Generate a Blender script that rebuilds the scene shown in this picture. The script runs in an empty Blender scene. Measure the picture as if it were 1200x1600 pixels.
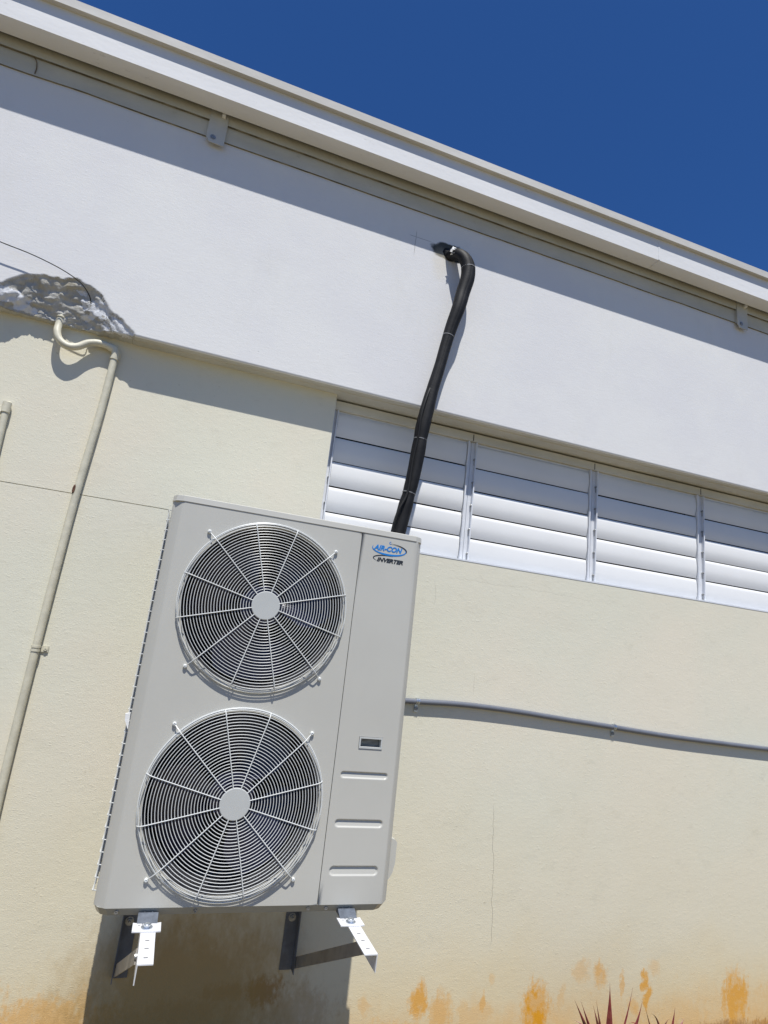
import bpy, bmesh, math, random
from mathutils import Vector, Matrix, noise
random.seed(7)
scene = bpy.context.scene
C = bpy.context.collection
R_ = math.radians

# ------------------------------------------------------------------ camera
cam_d = bpy.data.cameras.new("camera"); cam = bpy.data.objects.new("camera", cam_d); C.objects.link(cam)
right = Vector((0.93961, -0.32388, 0.11065)).normalized()
fwd = Vector((0.29309, 0.92836, 0.22857)).normalized()
up = right.cross(fwd).normalized()
m = Matrix((( right.x, up.x, -fwd.x), (right.y, up.y, -fwd.y), (right.z, up.z, -fwd.z)))
cam.matrix_world = Matrix.Translation((0.08996, -2.13371, 0.83358)) @ m.to_4x4()
cam_d.sensor_fit = 'VERTICAL'; cam_d.sensor_height = 32.0; cam_d.lens = 32.0*927.76/1600
cam_d.clip_start = 0.05; cam_d.clip_end = 2000
scene.camera = cam

# ------------------------------------------------------------------ light
TRAVEL = Vector((0.14, 1.0, -2.3)).normalized()          # direction the sunlight travels
world = bpy.data.worlds.new("World"); scene.world = world; world.use_nodes = True
nt = world.node_tree
sky = nt.nodes.new('ShaderNodeTexSky'); sky.sky_type = 'NISHITA'; sky.sun_disc = False
sky.sun_elevation = math.asin(-TRAVEL.z); sky.sun_rotation = math.atan2(-TRAVEL.x, -TRAVEL.y)
sky.altitude = 0; sky.air_density = 1.0; sky.dust_density = 0.3; sky.ozone_density = 3.0
deep = nt.nodes.new('ShaderNodeMix'); deep.data_type = 'RGBA'; deep.blend_type = 'MULTIPLY'; deep.inputs[0].default_value = 1.0
deep.inputs[7].default_value = (0.33, 0.69, 1.20, 1)      # a deep, clean tropical blue
nt.links.new(sky.outputs[0], deep.inputs[6]); nt.links.new(deep.outputs[2], nt.nodes['Background'].inputs[0])
nt.nodes['Background'].inputs[1].default_value = 0.075
sun_d = bpy.data.lights.new("sun", 'SUN'); sun_d.energy = 4.95; sun_d.angle = R_(0.5); sun_d.color = (1.0, 0.975, 0.925)
sun = bpy.data.objects.new("sun", sun_d); C.objects.link(sun)
sun.rotation_euler = TRAVEL.to_track_quat('-Z', 'Y').to_euler(); sun.location = (0, -5, 10)
scene.view_settings.view_transform = 'Standard'; scene.view_settings.look = 'None'
scene.view_settings.exposure = 0.13; scene.view_settings.gamma = 1.0; scene.view_settings.use_curve_mapping = False

# ------------------------------------------------------------------ materials
class NT:
    def __init__(s, name):
        s.m = bpy.data.materials.new(name); s.m.use_nodes = True; s.t = s.m.node_tree
        s.b = s.t.nodes['Principled BSDF']; s._pos = None
    def n(s, kind, **k):
        o = s.t.nodes.new(kind)
        for a, v in k.items(): setattr(o, a, v)
        return o
    def l(s, a, b): s.t.links.new(a, b)
    def pos(s):
        if s._pos is None: s._pos = s.n('ShaderNodeNewGeometry').outputs['Position']
        return s._pos
    def math(s, op, a, b=None, c=None, clamp=False):
        o = s.n('ShaderNodeMath', operation=op); o.use_clamp = clamp
        for i, v in enumerate((a, b, c)):
            if v is None: continue
            if isinstance(v, (int, float)): o.inputs[i].default_value = v
            else: s.l(v, o.inputs[i])
        return o.outputs[0]
    def vmath(s, op, a, b=None):
        o = s.n('ShaderNodeVectorMath', operation=op)
        for i, v in enumerate((a, b)):
            if v is None: continue
            if isinstance(v, (tuple, list)): o.inputs[i].default_value = v
            else: s.l(v, o.inputs[i])
        return o
    def noise(s, scale, detail=4, rough=0.5, stretch=(1, 1, 1), offs=(0, 0, 0)):
        mp = s.n('ShaderNodeMapping'); mp.inputs['Scale'].default_value = stretch; mp.inputs['Location'].default_value = offs
        s.l(s.pos(), mp.inputs[0])
        o = s.n('ShaderNodeTexNoise'); o.inputs['Scale'].default_value = scale
        o.inputs['Detail'].default_value = detail; o.inputs['Roughness'].default_value = rough
        s.l(mp.outputs[0], o.inputs['Vector']); return o.outputs[0]
    def ramp(s, v, lo, hi, a=0.0, b=1.0):
        o = s.n('ShaderNodeMapRange'); o.interpolation_type = 'SMOOTHSTEP'
        s.l(v, o.inputs[0])
        for i, x in zip((1, 2, 3, 4), (lo, hi, a, b)): o.inputs[i].default_value = x
        return o.outputs[0]
    def mix(s, f, a, b):
        o = s.n('ShaderNodeMix', data_type='RGBA')
        if isinstance(f, (int, float)): o.inputs[0].default_value = f
        else: s.l(f, o.inputs[0])
        for i, v in ((6, a), (7, b)):
            if isinstance(v, tuple): o.inputs[i].default_value = (*v, 1)
            else: s.l(v, o.inputs[i])
        return o.outputs[2]
    def color(s, v):
        if isinstance(v, tuple): s.b.inputs['Base Color'].default_value = (*v, 1)
        else: s.l(v, s.b.inputs['Base Color'])
    def bump(s, h, strength, dist):
        o = s.n('ShaderNodeBump'); o.inputs['Strength'].default_value = strength; o.inputs['Distance'].default_value = dist
        s.l(h, o.inputs['Height']); s.l(o.outputs[0], s.b.inputs['Normal'])
    def xz(s):
        sp = s.n('ShaderNodeSeparateXYZ'); s.l(s.pos(), sp.inputs[0]); return sp.outputs

def simple(name, col, rough=0.5, metal=0.0, var=0.06, vs=6.0, bump=0.0, bs=200, spec=0.5, coat=0.0):
    k = NT(name); k.b.inputs['Roughness'].default_value = rough; k.b.inputs['Metallic'].default_value = metal
    k.b.inputs['Specular IOR Level'].default_value = spec
    if coat: k.b.inputs['Coat Weight'].default_value = coat; k.b.inputs['Coat Roughness'].default_value = 0.15
    n = k.ramp(k.noise(vs, 6, 0.6), 0.3, 0.7)
    k.color(k.mix(n, tuple(c*(1-var) for c in col), tuple(min(1, c*(1+var)) for c in col)))
    if bump: k.bump(k.noise(bs, 3, 0.6), bump, 0.002)
    return k.m

def stucco_height(k, z_stretch=2.2):
    fine = k.noise(150, 4, 0.65, (1, 1, z_stretch))
    mid = k.noise(34, 4, 0.6, (1, 1, z_stretch))
    big = k.noise(5, 3, 0.5)
    lumps = k.ramp(k.noise(70, 2, 0.5, (1, 1, 1.6), (3, 1, 7)), 0.58, 0.8)
    h = k.math('ADD', k.math('MULTIPLY', fine, 0.75), k.math('MULTIPLY', mid, 0.55))
    h = k.math('ADD', h, k.math('MULTIPLY', lumps, 0.35))
    return k.math('ADD', h, k.math('MULTIPLY', big, 2.0))

def cream_wall():
    k = NT('cream_stucco'); k.b.inputs['Roughness'].default_value = 0.88; k.b.inputs['Specular IOR Level'].default_value = 0.2
    x, y, z = k.xz()[:3]
    c = k.mix(k.ramp(k.noise(1.3, 5, 0.55), 0.35, 0.68), (0.690, 0.668, 0.545), (0.730, 0.675, 0.545))
    # lower courses are dirtier and yellower
    low = k.ramp(k.math('ADD', z, k.math('MULTIPLY', k.noise(1.8, 4, 0.6, (1, 1, .7)), 0.9)), 1.15, -0.15)
    c = k.mix(low, c, (0.675, 0.612, 0.455))
    lower = k.ramp(k.math('ADD', z, k.math('MULTIPLY', k.noise(3.5, 5, 0.6), 0.35)), -0.05, -0.55)
    c = k.mix(k.math('MULTIPLY', lower, 0.6), c, (0.66, 0.51, 0.27))
    # faint blotches and specks of grime
    c = k.mix(k.math('MULTIPLY', k.ramp(k.noise(9, 6, 0.7, (1, 1, 1.5), (5, 2, 1)), 0.55, 0.75), 0.20), c, (0.47, 0.44, 0.34))
    c = k.mix(k.math('MULTIPLY', k.ramp(k.noise(60, 3, 0.6, (1, 1, 1), (9, 4, 1)), 0.70, 0.76), 0.35), c, (0.30, 0.27, 0.20))
    # orange weeping stains
    nz = k.noise(22, 6, 0.7, (1, 1, .55), (1, 7, 2)); nz2 = k.noise(75, 4, 0.65, (1, 1, 0.7), (2, 2, 2))
    acc = None
    stains = [(1.90, -.65, .095, .135, 1.0), (3.07, -.68, .10, .17, .85), (1.334, -.585, .042, .085, .8), (1.437, -.62, .065, .09, .55), (1.47, -.58, .016, .03, .6),
              (1.60, -.64, .11, .06, .35), (1.63, -.60, .02, .05, .6), (1.66, -.50, .02, .03, .25), (2.13, -.50, .045, .06, .30), (2.24, -.52, .045, .06, .6), (2.37, -.57, .014, .06, .5),
              (2.50, -.545, .022, .055, .85), (2.52, -.63, .024, .07, .8), (2.44, -.64, .035, .045, .6), (3.30, -.68, .14, .10, .3), (2.03, -.60, .03, .05, .3),
              (-.17, -.555, .34, .07, .55), (-.60, -.50, .40, .10, .50), (.02, -.50, .05, .05, .35), (1.09, -.58, .03, .05, .35), (1.20, -.70, .20, .07, .4), (1.75, -.74, .4, .05, .4), (2.57, -.51, .04, .05, .25), (3.5, -.79, .5, .06, .7)]
    warp = k.n('ShaderNodeTexNoise'); warp.inputs['Scale'].default_value = 9; warp.inputs['Detail'].default_value = 5; warp.inputs['Roughness'].default_value = .65
    k.l(k.pos(), warp.inputs['Vector'])
    wv = k.vmath('MULTIPLY', k.vmath('SUBTRACT', warp.outputs['Color'], (.5, .5, .5)).outputs[0], (.11, 0, .16)).outputs[0]
    wp = k.vmath('ADD', k.pos(), wv).outputs[0]
    streak = k.noise(38, 5, 0.7, (1, 1, .16), (6, 1, 3))
    for sx, sz, rx, rz, w in stains:
        v = k.vmath('SUBTRACT', wp, (sx, 0.52, sz)); v = k.vmath('DIVIDE', v.outputs[0], (rx, 50.0, rz))
        ln = k.vmath('LENGTH', v.outputs[0]).outputs['Value']
        ln = k.math('ADD', ln, k.math('MULTIPLY', k.math('SUBTRACT', nz2, 0.5), 1.0))
        ln = k.math('ADD', ln, k.math('MULTIPLY', k.math('SUBTRACT', streak, 0.5), 1.1))
        mk = k.math('MULTIPLY', k.ramp(ln, 1.15, 0.50), w)
        acc = mk if acc is None else k.math('MAXIMUM', acc, mk)
    band = k.math('MULTIPLY', k.ramp(k.math('ADD', z, k.math('MULTIPLY', k.noise(7, 6, .7, (1, 1, .5), (5, 0, 5)), .32)), -.38, -.62), .42)
    acc = k.math('MAXIMUM', acc, band)
    # fine orange speckling along the foot of the wall
    sp_ = k.math('MULTIPLY', k.ramp(k.noise(26, 7, .75, (1, 1, .6), (8, 8, 8)), .56, .68), k.ramp(z, -.42, -.68))
    acc = k.math('MAXIMUM', acc, k.math('MULTIPLY', sp_, k.ramp(k.noise(2.2, 3, .5, (1, 1, 1), (3, 3, 1)), .42, .62, 0, .55)))
    c = k.mix(k.math('MULTIPLY', acc, k.ramp(k.noise(16, 5, .7, (1, 1, .7), (7, 1, 7)), 0.36, 0.52, 0.62, 1.0)), c, (0.68, 0.31, 0.02))
    # brown rust and damp under the bracket; its tone paints the unit's shadow browner
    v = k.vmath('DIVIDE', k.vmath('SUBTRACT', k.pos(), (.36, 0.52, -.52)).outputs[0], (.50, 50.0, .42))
    damp_shade = k.math('MULTIPLY', k.ramp(k.math('ADD', k.vmath('LENGTH', v.outputs[0]).outputs['Value'], k.math('MULTIPLY', k.math('SUBTRACT', nz, 0.5), .8)), 1.15, .35), .82)
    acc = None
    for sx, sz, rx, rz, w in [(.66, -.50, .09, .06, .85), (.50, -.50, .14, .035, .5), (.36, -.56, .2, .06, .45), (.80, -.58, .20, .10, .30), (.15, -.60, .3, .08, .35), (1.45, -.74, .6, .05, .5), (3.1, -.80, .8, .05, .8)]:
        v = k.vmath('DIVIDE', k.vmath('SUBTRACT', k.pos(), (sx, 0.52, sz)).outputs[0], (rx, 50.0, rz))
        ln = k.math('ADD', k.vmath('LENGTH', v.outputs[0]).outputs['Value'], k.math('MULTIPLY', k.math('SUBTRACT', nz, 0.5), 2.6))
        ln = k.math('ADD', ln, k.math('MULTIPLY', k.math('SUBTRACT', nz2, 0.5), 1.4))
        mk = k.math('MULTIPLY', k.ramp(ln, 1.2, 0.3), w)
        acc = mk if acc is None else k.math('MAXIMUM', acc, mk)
    c = k.mix(acc, c, (0.34, 0.17, 0.06)); c = k.mix(damp_shade, c, (0.37, 0.235, 0.075))
    # hairline cracks
    wob = k.math('MULTIPLY', k.math('SUBTRACT', k.noise(6, 4, 0.6, (0, 0, 1)), 0.5), 0.06)
    def crack(x0, slope, z0, z1, wd, st):
        xx = k.math('SUBTRACT', k.math('ADD', x, k.math('MULTIPLY', z, slope)), x0)
        d = k.math('ABSOLUTE', k.math('SUBTRACT', xx, wob))
        a = k.ramp(d, wd, wd*0.3)
        zm = k.math('MULTIPLY', k.ramp(z, z0, z0+.06), k.ramp(z, z1, z1-.06))
        return k.math('MULTIPLY', k.math('MULTIPLY', a, zm), st)
    ck = crack(1.635, 0.055, -.40, .22, .0018, .5)
    ck = k.math('MAXIMUM', ck, crack(1.46, -0.02, .66, .80, .002, .25))
    ck = k.math('MAXIMUM', ck, crack(1.30, 0.06, 1.06, 1.22, .002, .25))
    wob2 = k.math('MULTIPLY', k.math('SUBTRACT', k.noise(5, 5, 0.7, (1, 0, 0)), 0.5), 0.10)
    d = k.math('ABSOLUTE', k.math('SUBTRACT', k.math('SUBTRACT', z, 1.225), wob2))
    hc = k.math('MULTIPLY', k.ramp(d, .0035, .001), k.math('MULTIPLY', k.ramp(x, 1.25, 1.35), k.ramp(x, 2.5, 2.0)))
    ck = k.math('MAXIMUM', ck, k.math('MULTIPLY', hc, .10))
    c = k.mix(ck, c, (0.16, 0.14, 0.11))
    k.color(c)
    h = k.math('SUBTRACT', stucco_height(k), k.math('MULTIPLY', ck, 0.8))
    k.bump(h, 0.31, 0.0035)
    return k.m

def white_wall():
    k = NT('white_painted_concrete'); k.b.inputs['Roughness'].default_value = 0.85; k.b.inputs['Specular IOR Level'].default_value = 0.2
    c = k.mix(k.ramp(k.noise(1.6, 6, 0.65), 0.38, 0.62), (0.705, 0.700, 0.700), (0.735, 0.730, 0.715))
    c = k.mix(k.math('MULTIPLY', k.ramp(k.noise(4, 6, 0.7, (1, 1, .35), (4, 4, 4)), 0.55, 0.75), 0.22), c, (0.62, 0.61, 0.56))
    c = k.mix(k.math('MULTIPLY', k.ramp(k.noise(80, 3, 0.6, (1, 1, 1), (9, 4, 1)), 0.72, 0.78), 0.4), c, (0.30, 0.30, 0.29))
    nz = k.noise(25, 5, 0.6); nz2 = k.noise(9, 4, .6)
    # dirt and sealant smeared around the pipe hole
    v = k.vmath('DIVIDE', k.vmath('SUBTRACT', k.pos(), (1.105, 0.43, 2.925)).outputs[0], (0.094, 50.0, 0.046))
    ln = k.math('ADD', k.vmath('LENGTH', v.outputs[0]).outputs['Value'], k.math('MULTIPLY', k.math('SUBTRACT', nz, 0.5), 0.7))
    c = k.mix(k.math('MULTIPLY', k.ramp(ln, 1.25, 1.0), 0.95), c, (0.03, 0.035, 0.032))
    v = k.vmath('DIVIDE', k.vmath('SUBTRACT', k.pos(), (1.06, 0.43, 2.85)).outputs[0], (0.06, 50.0, 0.10))
    ln = k.math('ADD', k.vmath('LENGTH', v.outputs[0]).outputs['Value'], k.math('MULTIPLY', k.math('SUBTRACT', nz2, 0.5), 1.5))
    c = k.mix(k.math('MULTIPLY', k.ramp(ln, 1.2, 0.3), 0.35), c, (0.66, 0.60, 0.47))
    # short pencil cross and hairline
    x, y, z = k.xz()[:3]
    wob = k.math('MULTIPLY', k.math('SUBTRACT', k.noise(8, 3, 0.6, (0, 0, 1)), 0.5), 0.02)
    a = k.ramp(k.math('ABSOLUTE', k.math('SUBTRACT', k.math('SUBTRACT', x, 0.902), wob)), .003, .001)
    a = k.math('MULTIPLY', a, k.math('MULTIPLY', k.ramp(z, 2.83, 2.87), k.ramp(z, 3.0, 2.97)))
    b = k.ramp(k.math('ABSOLUTE', k.math('SUBTRACT', z, 2.952)), .003, .001)
    b = k.math('MULTIPLY', b, k.math('MULTIPLY', k.ramp(x, .86, .88), k.ramp(x, 1.02, .96)))
    c = k.mix(k.math('MULTIPLY', k.math('MAXIMUM', a, b), .5), c, (0.2, 0.2, 0.19))
    k.color(c)
    k.bump(stucco_height(k, 2.8), 0.27, 0.0030)
    return k.m

def broken_concrete():
    k = NT('broken_concrete'); k.b.inputs['Roughness'].default_value = 0.95
    c = k.mix(k.ramp(k.noise(14, 6, 0.7), 0.35, 0.7), (0.41, 0.40, 0.365), (0.56, 0.55, 0.515))
    c = k.mix(k.ramp(k.noise(11, 4, 0.6, (1, 1, 1), (3, 3, 9)), 0.5, 0.68), c, (0.45, 0.41, 0.31))
    nw = k.noise(26, 7, 0.72, (1, 1, 1), (0.4, 0, .2)); w = None
    for px_, pz_, rx_, rz_ in ((-.81, 2.075, .085, .035), (-.735, 2.05, .055, .018), (-.445, 2.115, .085, .045), (-.36, 2.05, .075, .03), (-.545, 2.17, .03, .012), (-.50, 2.075, .035, .012), (-.95, 2.05, .09, .02)):
        v = k.vmath('DIVIDE', k.vmath('SUBTRACT', k.pos(), (px_, 0.45, pz_)).outputs[0], (rx_, 50.0, rz_))
        q = k.ramp(k.math('ADD', k.vmath('LENGTH', v.outputs[0]).outputs['Value'], k.math('MULTIPLY', k.math('SUBTRACT', nw, 0.5), 3.2)), 1.0, 0.85)
        w = q if w is None else k.math('MAXIMUM', w, q)
    c = k.mix(w, c, (0.70, 0.71, 0.73))
    vor = k.n('ShaderNodeTexVoronoi'); vor.feature = 'DISTANCE_TO_EDGE'; vor.inputs['Scale'].default_value = 5
    k.l(k.pos(), vor.inputs['Vector'])
    c = k.mix(k.math('MULTIPLY', k.ramp(vor.outputs[0], .005, .001), .35), c, (0.12, 0.11, 0.09))
    k.color(c)
    h = k.math('ADD', k.noise(40, 8, 0.75), k.math('MULTIPLY', w, 0.35))
    k.bump(h, 0.7, 0.008)
    return k.m

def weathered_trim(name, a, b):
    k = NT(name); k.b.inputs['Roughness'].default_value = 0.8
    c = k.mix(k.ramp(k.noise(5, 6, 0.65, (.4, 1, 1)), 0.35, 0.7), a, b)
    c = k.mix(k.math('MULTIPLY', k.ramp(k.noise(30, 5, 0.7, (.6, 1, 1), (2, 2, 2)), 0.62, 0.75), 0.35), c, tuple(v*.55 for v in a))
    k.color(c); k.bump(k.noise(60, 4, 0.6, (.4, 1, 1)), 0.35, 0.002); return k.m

def ground_mat():
    k = NT('dry_ground'); k.b.inputs['Roughness'].default_value = 0.95
    c = k.mix(k.ramp(k.noise(.6, 5, 0.6), 0.35, 0.65), (0.25, 0.19, 0.10), (0.17, 0.14, 0.065))
    c = k.mix(k.math('MULTIPLY', k.ramp(k.noise(40, 6, 0.7), 0.5, 0.7), .6), c, (0.09, 0.075, 0.045))
    k.color(c); k.bump(k.noise(30, 8, 0.7), 0.8, 0.02); return k.m

M = {}
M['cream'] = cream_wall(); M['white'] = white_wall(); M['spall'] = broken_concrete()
M['fascia'] = weathered_trim('painted_fascia', (0.69, 0.69, 0.69), (0.74, 0.74, 0.74))
M['cap'] = weathered_trim('weathered_cap', (0.50, 0.485, 0.45), (0.60, 0.585, 0.55))
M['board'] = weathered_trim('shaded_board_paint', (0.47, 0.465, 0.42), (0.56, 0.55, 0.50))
M['strap'] = weathered_trim('painted_strap', (0.46, 0.465, 0.45), (0.53, 0.535, 0.52))
M['grime'] = simple('grimy_shadow_edge', (0.17, 0.155, 0.12), 0.9, 0, .5, 12)  # board undersides: grime tone that also paints the shadow line there
M['roof'] = weathered_trim('roof_sheet', (0.45, 0.45, 0.44), (0.55, 0.55, 0.53))
M['louvre'] = simple('white_aluminium', (0.75, 0.75, 0.74), 0.6, 0, .02, 3, spec=.25)
M['frame'] = simple('white_frame_paint', (0.70, 0.715, 0.74), 0.45, 0, .05, 20)
M['head'] = weathered_trim('old_cream_head', (0.56, 0.54, 0.47), (0.66, 0.64, 0.57))
M['dark'] = simple('dark_interior', (0.012, 0.012, 0.013), 0.9)
M['panel'] = simple('grey_powder_coat', (0.510, 0.498, 0.447), 0.38, 0, .03, 2.5, 0.04, 900, 0.5)
M['base'] = simple('grey_base_coat', (0.36, 0.36, 0.33), 0.3, 0, .04, 8)
M['wire'] = simple('pale_wire_coat', (0.66, 0.67, 0.645), 0.35, 0, .03, 30)
M['hub'] = simple('pale_hub_coat', (0.50, 0.51, 0.49), 0.35, 0, .02, 10)
M['fan'] = simple('black_fan_plastic', (0.012, 0.012, 0.035), 0.33, 0, .1, 10)  # blue in the base colour paints violet reflections on the blades
M['fin'] = simple('coil_fins', (0.015, 0.015, 0.016), 0.7)
M['foam'] = simple('black_foam_insulation', (0.009, 0.009, 0.010), 0.6, 0, .4, 25, 0.35, 120, .3)
M['tie'] = simple('pale_cable_tie', (0.22, 0.22, 0.22), 0.4)
M['rubber'] = simple('black_cable', (0.008, 0.008, 0.008), 0.6, spec=.3)
M['beige'] = simple('beige_painted_conduit', (0.60, 0.565, 0.44), 0.5, 0, .10, 18, 0.3, 60)
M['sealwhite'] = simple('white_sealant', (0.75, 0.75, 0.74), 0.7, 0, .08, 40, .6, 80)
M['greypvc'] = simple('grey_pvc_conduit', (0.14, 0.15, 0.175), 0.42, 0, .06, 12)
M['zinc'] = simple('zinc_steel', (0.62, 0.66, 0.70), 0.28, 0.9, .15, 60)
M['bracket'] = simple('white_powder_bracket', (0.66, 0.66, 0.66), 0.42, 0, .04, 15)
M['riser'] = simple('dark_grey_riser', (0.10, 0.115, 0.14), 0.5, 0, .2, 60)  # dark blue-grey for the step behind each foot plate
M['darksteel'] = simple('dark_steel', (0.12, 0.125, 0.135), 0.5, 0, .2, 20)
M['strut'] = simple('dull_strut_steel', (0.27, 0.245, 0.21), 0.5, 0, .15, 20)
M['bolt'] = simple('dull_bolt', (0.33, 0.33, 0.32), 0.4, 0.7, .3, 200)
M['slot'] = simple('dark_slot', (0.035, 0.035, 0.04), 0.7)
M['rust'] = simple('rust_chip', (0.11, 0.05, 0.03), 0.9, 0, .4, 200)
M['blue'] = simple('logo_blue', (0.01, 0.20, 0.58), 0.4, 0, .02)
M['ink'] = simple('logo_black', (0.02, 0.022, 0.026), 0.4, 0, .02)
M['ground'] = ground_mat()
def leaf_mat():
    k = NT('red_leaf'); k.b.inputs['Roughness'].default_value = 0.4
    c = k.mix(k.ramp(k.noise(18, 4, 0.6), 0.4, 0.6), (0.17, 0.022, 0.028), (0.26, 0.055, 0.045))
    c = k.mix(k.math('MULTIPLY', k.ramp(k.noise(7, 3, 0.6, (1, 1, 1), (4, 0, 0)), 0.5, 0.65), .8), c, (0.055, 0.05, 0.022))
    k.color(c); return k.m
M['leaf'] = leaf_mat()
M['stem'] = simple('woody_stem', (0.16, 0.12, 0.08), 0.9)

# ------------------------------------------------------------------ helpers
def link(name, bm, mat, parent=None, smooth=False, bevel=0.0, seg=2):
    me = bpy.data.meshes.new(name)
    if bevel:
        es = [e for e in bm.edges if len(e.link_faces) == 2 and e.calc_face_angle(0) > 0.6]
        if es: bmesh.ops.bevel(bm, geom=es, offset=bevel, segments=seg, affect='EDGES', profile=0.5)
    bmesh.ops.recalc_face_normals(bm, faces=bm.faces)
    if smooth:
        for f in bm.faces: f.smooth = True
        for e in bm.edges:
            if len(e.link_faces) == 2 and e.calc_face_angle(0) > 0.5: e.smooth = False
    bm.to_mesh(me); bm.free()
    for x in (mat if isinstance(mat, (list, tuple)) else [mat]): me.materials.append(x)
    o = bpy.data.objects.new(name, me); C.objects.link(o)
    if parent: o.parent = parent; o.matrix_parent_inverse = parent.matrix_world.inverted() if False else Matrix.Translation(-Vector(parent.location))
    return o
def thing(name, label, cat, loc, group=None):
    o = bpy.data.objects.new(name, None); C.objects.link(o); o.location = loc; o.empty_display_size = .1
    o['label'] = label; o['category'] = cat
    if group: o['group'] = group
    return o
def box(bm, x0, x1, y0, y1, z0, z1, mi=0):
    vs = [bm.verts.new((x, y, z)) for z in (z0, z1) for x, y in ((x0, y0), (x1, y0), (x1, y1), (x0, y1))]
    for q in ((3, 2, 1, 0), (4, 5, 6, 7), (0, 1, 5, 4), (1, 2, 6, 5), (2, 3, 7, 6), (3, 0, 4, 7)):
        bm.faces.new([vs[i] for i in q]).material_index = mi
def B(*a):
    bm = bmesh.new(); box(bm, *a); return bm
def prism(bm, poly, lo, hi, axis='y', mi=0):
    """poly of 2D points; extruded along axis: 'y' -> (x,z); 'x' -> (y,z); 'z' -> (x,y)"""
    def P(a, b, t): return {'y': (a, t, b), 'x': (t, a, b), 'z': (a, b, t)}[axis]
    A = [bm.verts.new(P(a, b, lo)) for a, b in poly]; Bv = [bm.verts.new(P(a, b, hi)) for a, b in poly]
    fs = [bm.faces.new(A), bm.faces.new(Bv)]
    for i in range(len(poly)):
        j = (i+1) % len(poly); fs.append(bm.faces.new((A[i], A[j], Bv[j], Bv[i])))
    for f in fs: f.material_index = mi
def spline(pts, sub=8):
    P = [Vector(p) for p in pts]; out = []
    for i in range(len(P)-1):
        a = P[max(i-1, 0)]; b = P[i]; c = P[i+1]; d = P[min(i+2, len(P)-1)]
        for k in range(sub):
            t = k/sub
            out.append(0.5*((2*b)+(c-a)*t+(2*a-5*b+4*c-d)*t*t+(3*b-3*c+d-a)*t**3))
    out.append(P[-1]); return out
def tube(bm, pts, r, n=12, closed=False, cap=True):
    P = [Vector(p) for p in pts]; N = len(P); rings = []
    rr = r if isinstance(r, (list, tuple)) else [r]*N
    ref = None
    for i in range(N):
        if closed: t = (P[(i+1) % N]-P[i-1]).normalized()
        else: t = (P[min(i+1, N-1)]-P[max(i-1, 0)]).normalized()
        if ref is None: ref = Vector((0, 1, 0)) if abs(t.y) < 0.9 else Vector((1, 0, 0))
        u = (ref-t*ref.dot(t)).normalized(); v = t.cross(u); ref = u
        rings.append([bm.verts.new(P[i]+(u*math.cos(a)+v*math.sin(a))*rr[i]) for a in [2*math.pi*k/n for k in range(n)]])
    for i in range(N if closed else N-1):
        A = rings[i]; Bv = rings[(i+1) % N]
        for k in range(n): bm.faces.new((A[k], A[(k+1) % n], Bv[(k+1) % n], Bv[k]))
    if not closed and cap: bm.faces.new(rings[0]); bm.faces.new(rings[-1])
def lathe(bm, c, prof, axis='y', n=48, cap0=False, cap1=False, mi=0):
    """prof: (r, t) along axis"""
    rings = []
    for r, t in prof:
        ring = []
        for k in range(n):
            a = 2*math.pi*k/n; u, v = r*math.cos(a), r*math.sin(a)
            p = {'y': (c[0]+u, c[1]+t, c[2]+v), 'z': (c[0]+u, c[1]+v, c[2]+t), 'x': (c[0]+t, c[1]+u, c[2]+v)}[axis]
            ring.append(bm.verts.new(p))
        rings.append(ring)
    for A, Bv in zip(rings, rings[1:]):
        for k in range(n):
            bm.faces.new((A[k], A[(k+1) % n], Bv[(k+1) % n], Bv[k])).material_index = mi
    if cap0: bm.faces.new(rings[0]).material_index = mi
    if cap1: bm.faces.new(rings[-1]).material_index = mi
def screw(parent, x, y, z, r=.006, mat='bolt', name='screw'):
    bm = bmesh.new(); lathe(bm, (x, y, z), [(r*1.1, 0), (r*1.1, -.0015), (r*.8, -.0015), (r*.75, -.004), (r*.35, -.004), (r*.3, -.0022)], n=16, cap1=True)
    return link(name, bm, M[mat], parent, True)

# ------------------------------------------------------------------ ground
bm = bmesh.new()
GX = [-60, -20, -8, -4] + [-3+i*.25 for i in range(41)] + [9, 14, 30, 60]
GY = [-60, -25, -10, -6] + [-4+i*.2 for i in range(23)] + [.519, 7, 20, 60]
grid = [[bm.verts.new((x, y, -.80 + (noise.noise(Vector((x*.8, y*.8, 0)))*.02 if abs(x) < 9 and y < .5 else 0))) for x in GX] for y in GY]
for j in range(len(GY)-1):
    for i in range(len(GX)-1): bm.faces.new((grid[j][i], grid[j][i+1], grid[j+1][i+1], grid[j+1][i]))
g = link('ground', bm, M['ground'], None, True); g['kind'] = 'structure'

# ------------------------------------------------------------------ building
D = .52                      # cream wall plane
WX0, WX1 = .622, 3.700       # window opening
WZ0, WZ1 = 1.320, 1.995
BL, BR = -4.5, 8.5
bld = thing('building', 'single storey building with cream lower wall, white upper wall and white louvre windows', 'building', (1.5, .52, -.8))
bm = bmesh.new()
gz = 1.3215
box(bm, BL, WX0, D, .74, 1.2, gz-.0016); box(bm, WX0, BR, D, .74, 1.2, WZ0-.004); box(bm, BL, BR, D, .74, -1.2, 1.2)                          # below the joint
box(bm, BL, WX0, D, .74, gz+.0016, 2.06)                          # left of the windows
box(bm, WX1, BR, D, .74, gz+.0016, 2.06)
box(bm, BL+.01, WX0-.01, D+.006, .73, gz-.0016, gz+.0016)
box(bm, WX1+.01, BR-.01, D+.006, .73, gz-.0016, gz+.0016)
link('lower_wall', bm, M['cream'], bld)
bm = B(BL, BR, 6.8, 6.95, -1.2, 3.3); box(bm, BL-.1, BL, .6, 6.95, -1.2, 3.3); box(bm, BR, BR+.1, .6, 6.95, -1.2, 3.3)
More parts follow.
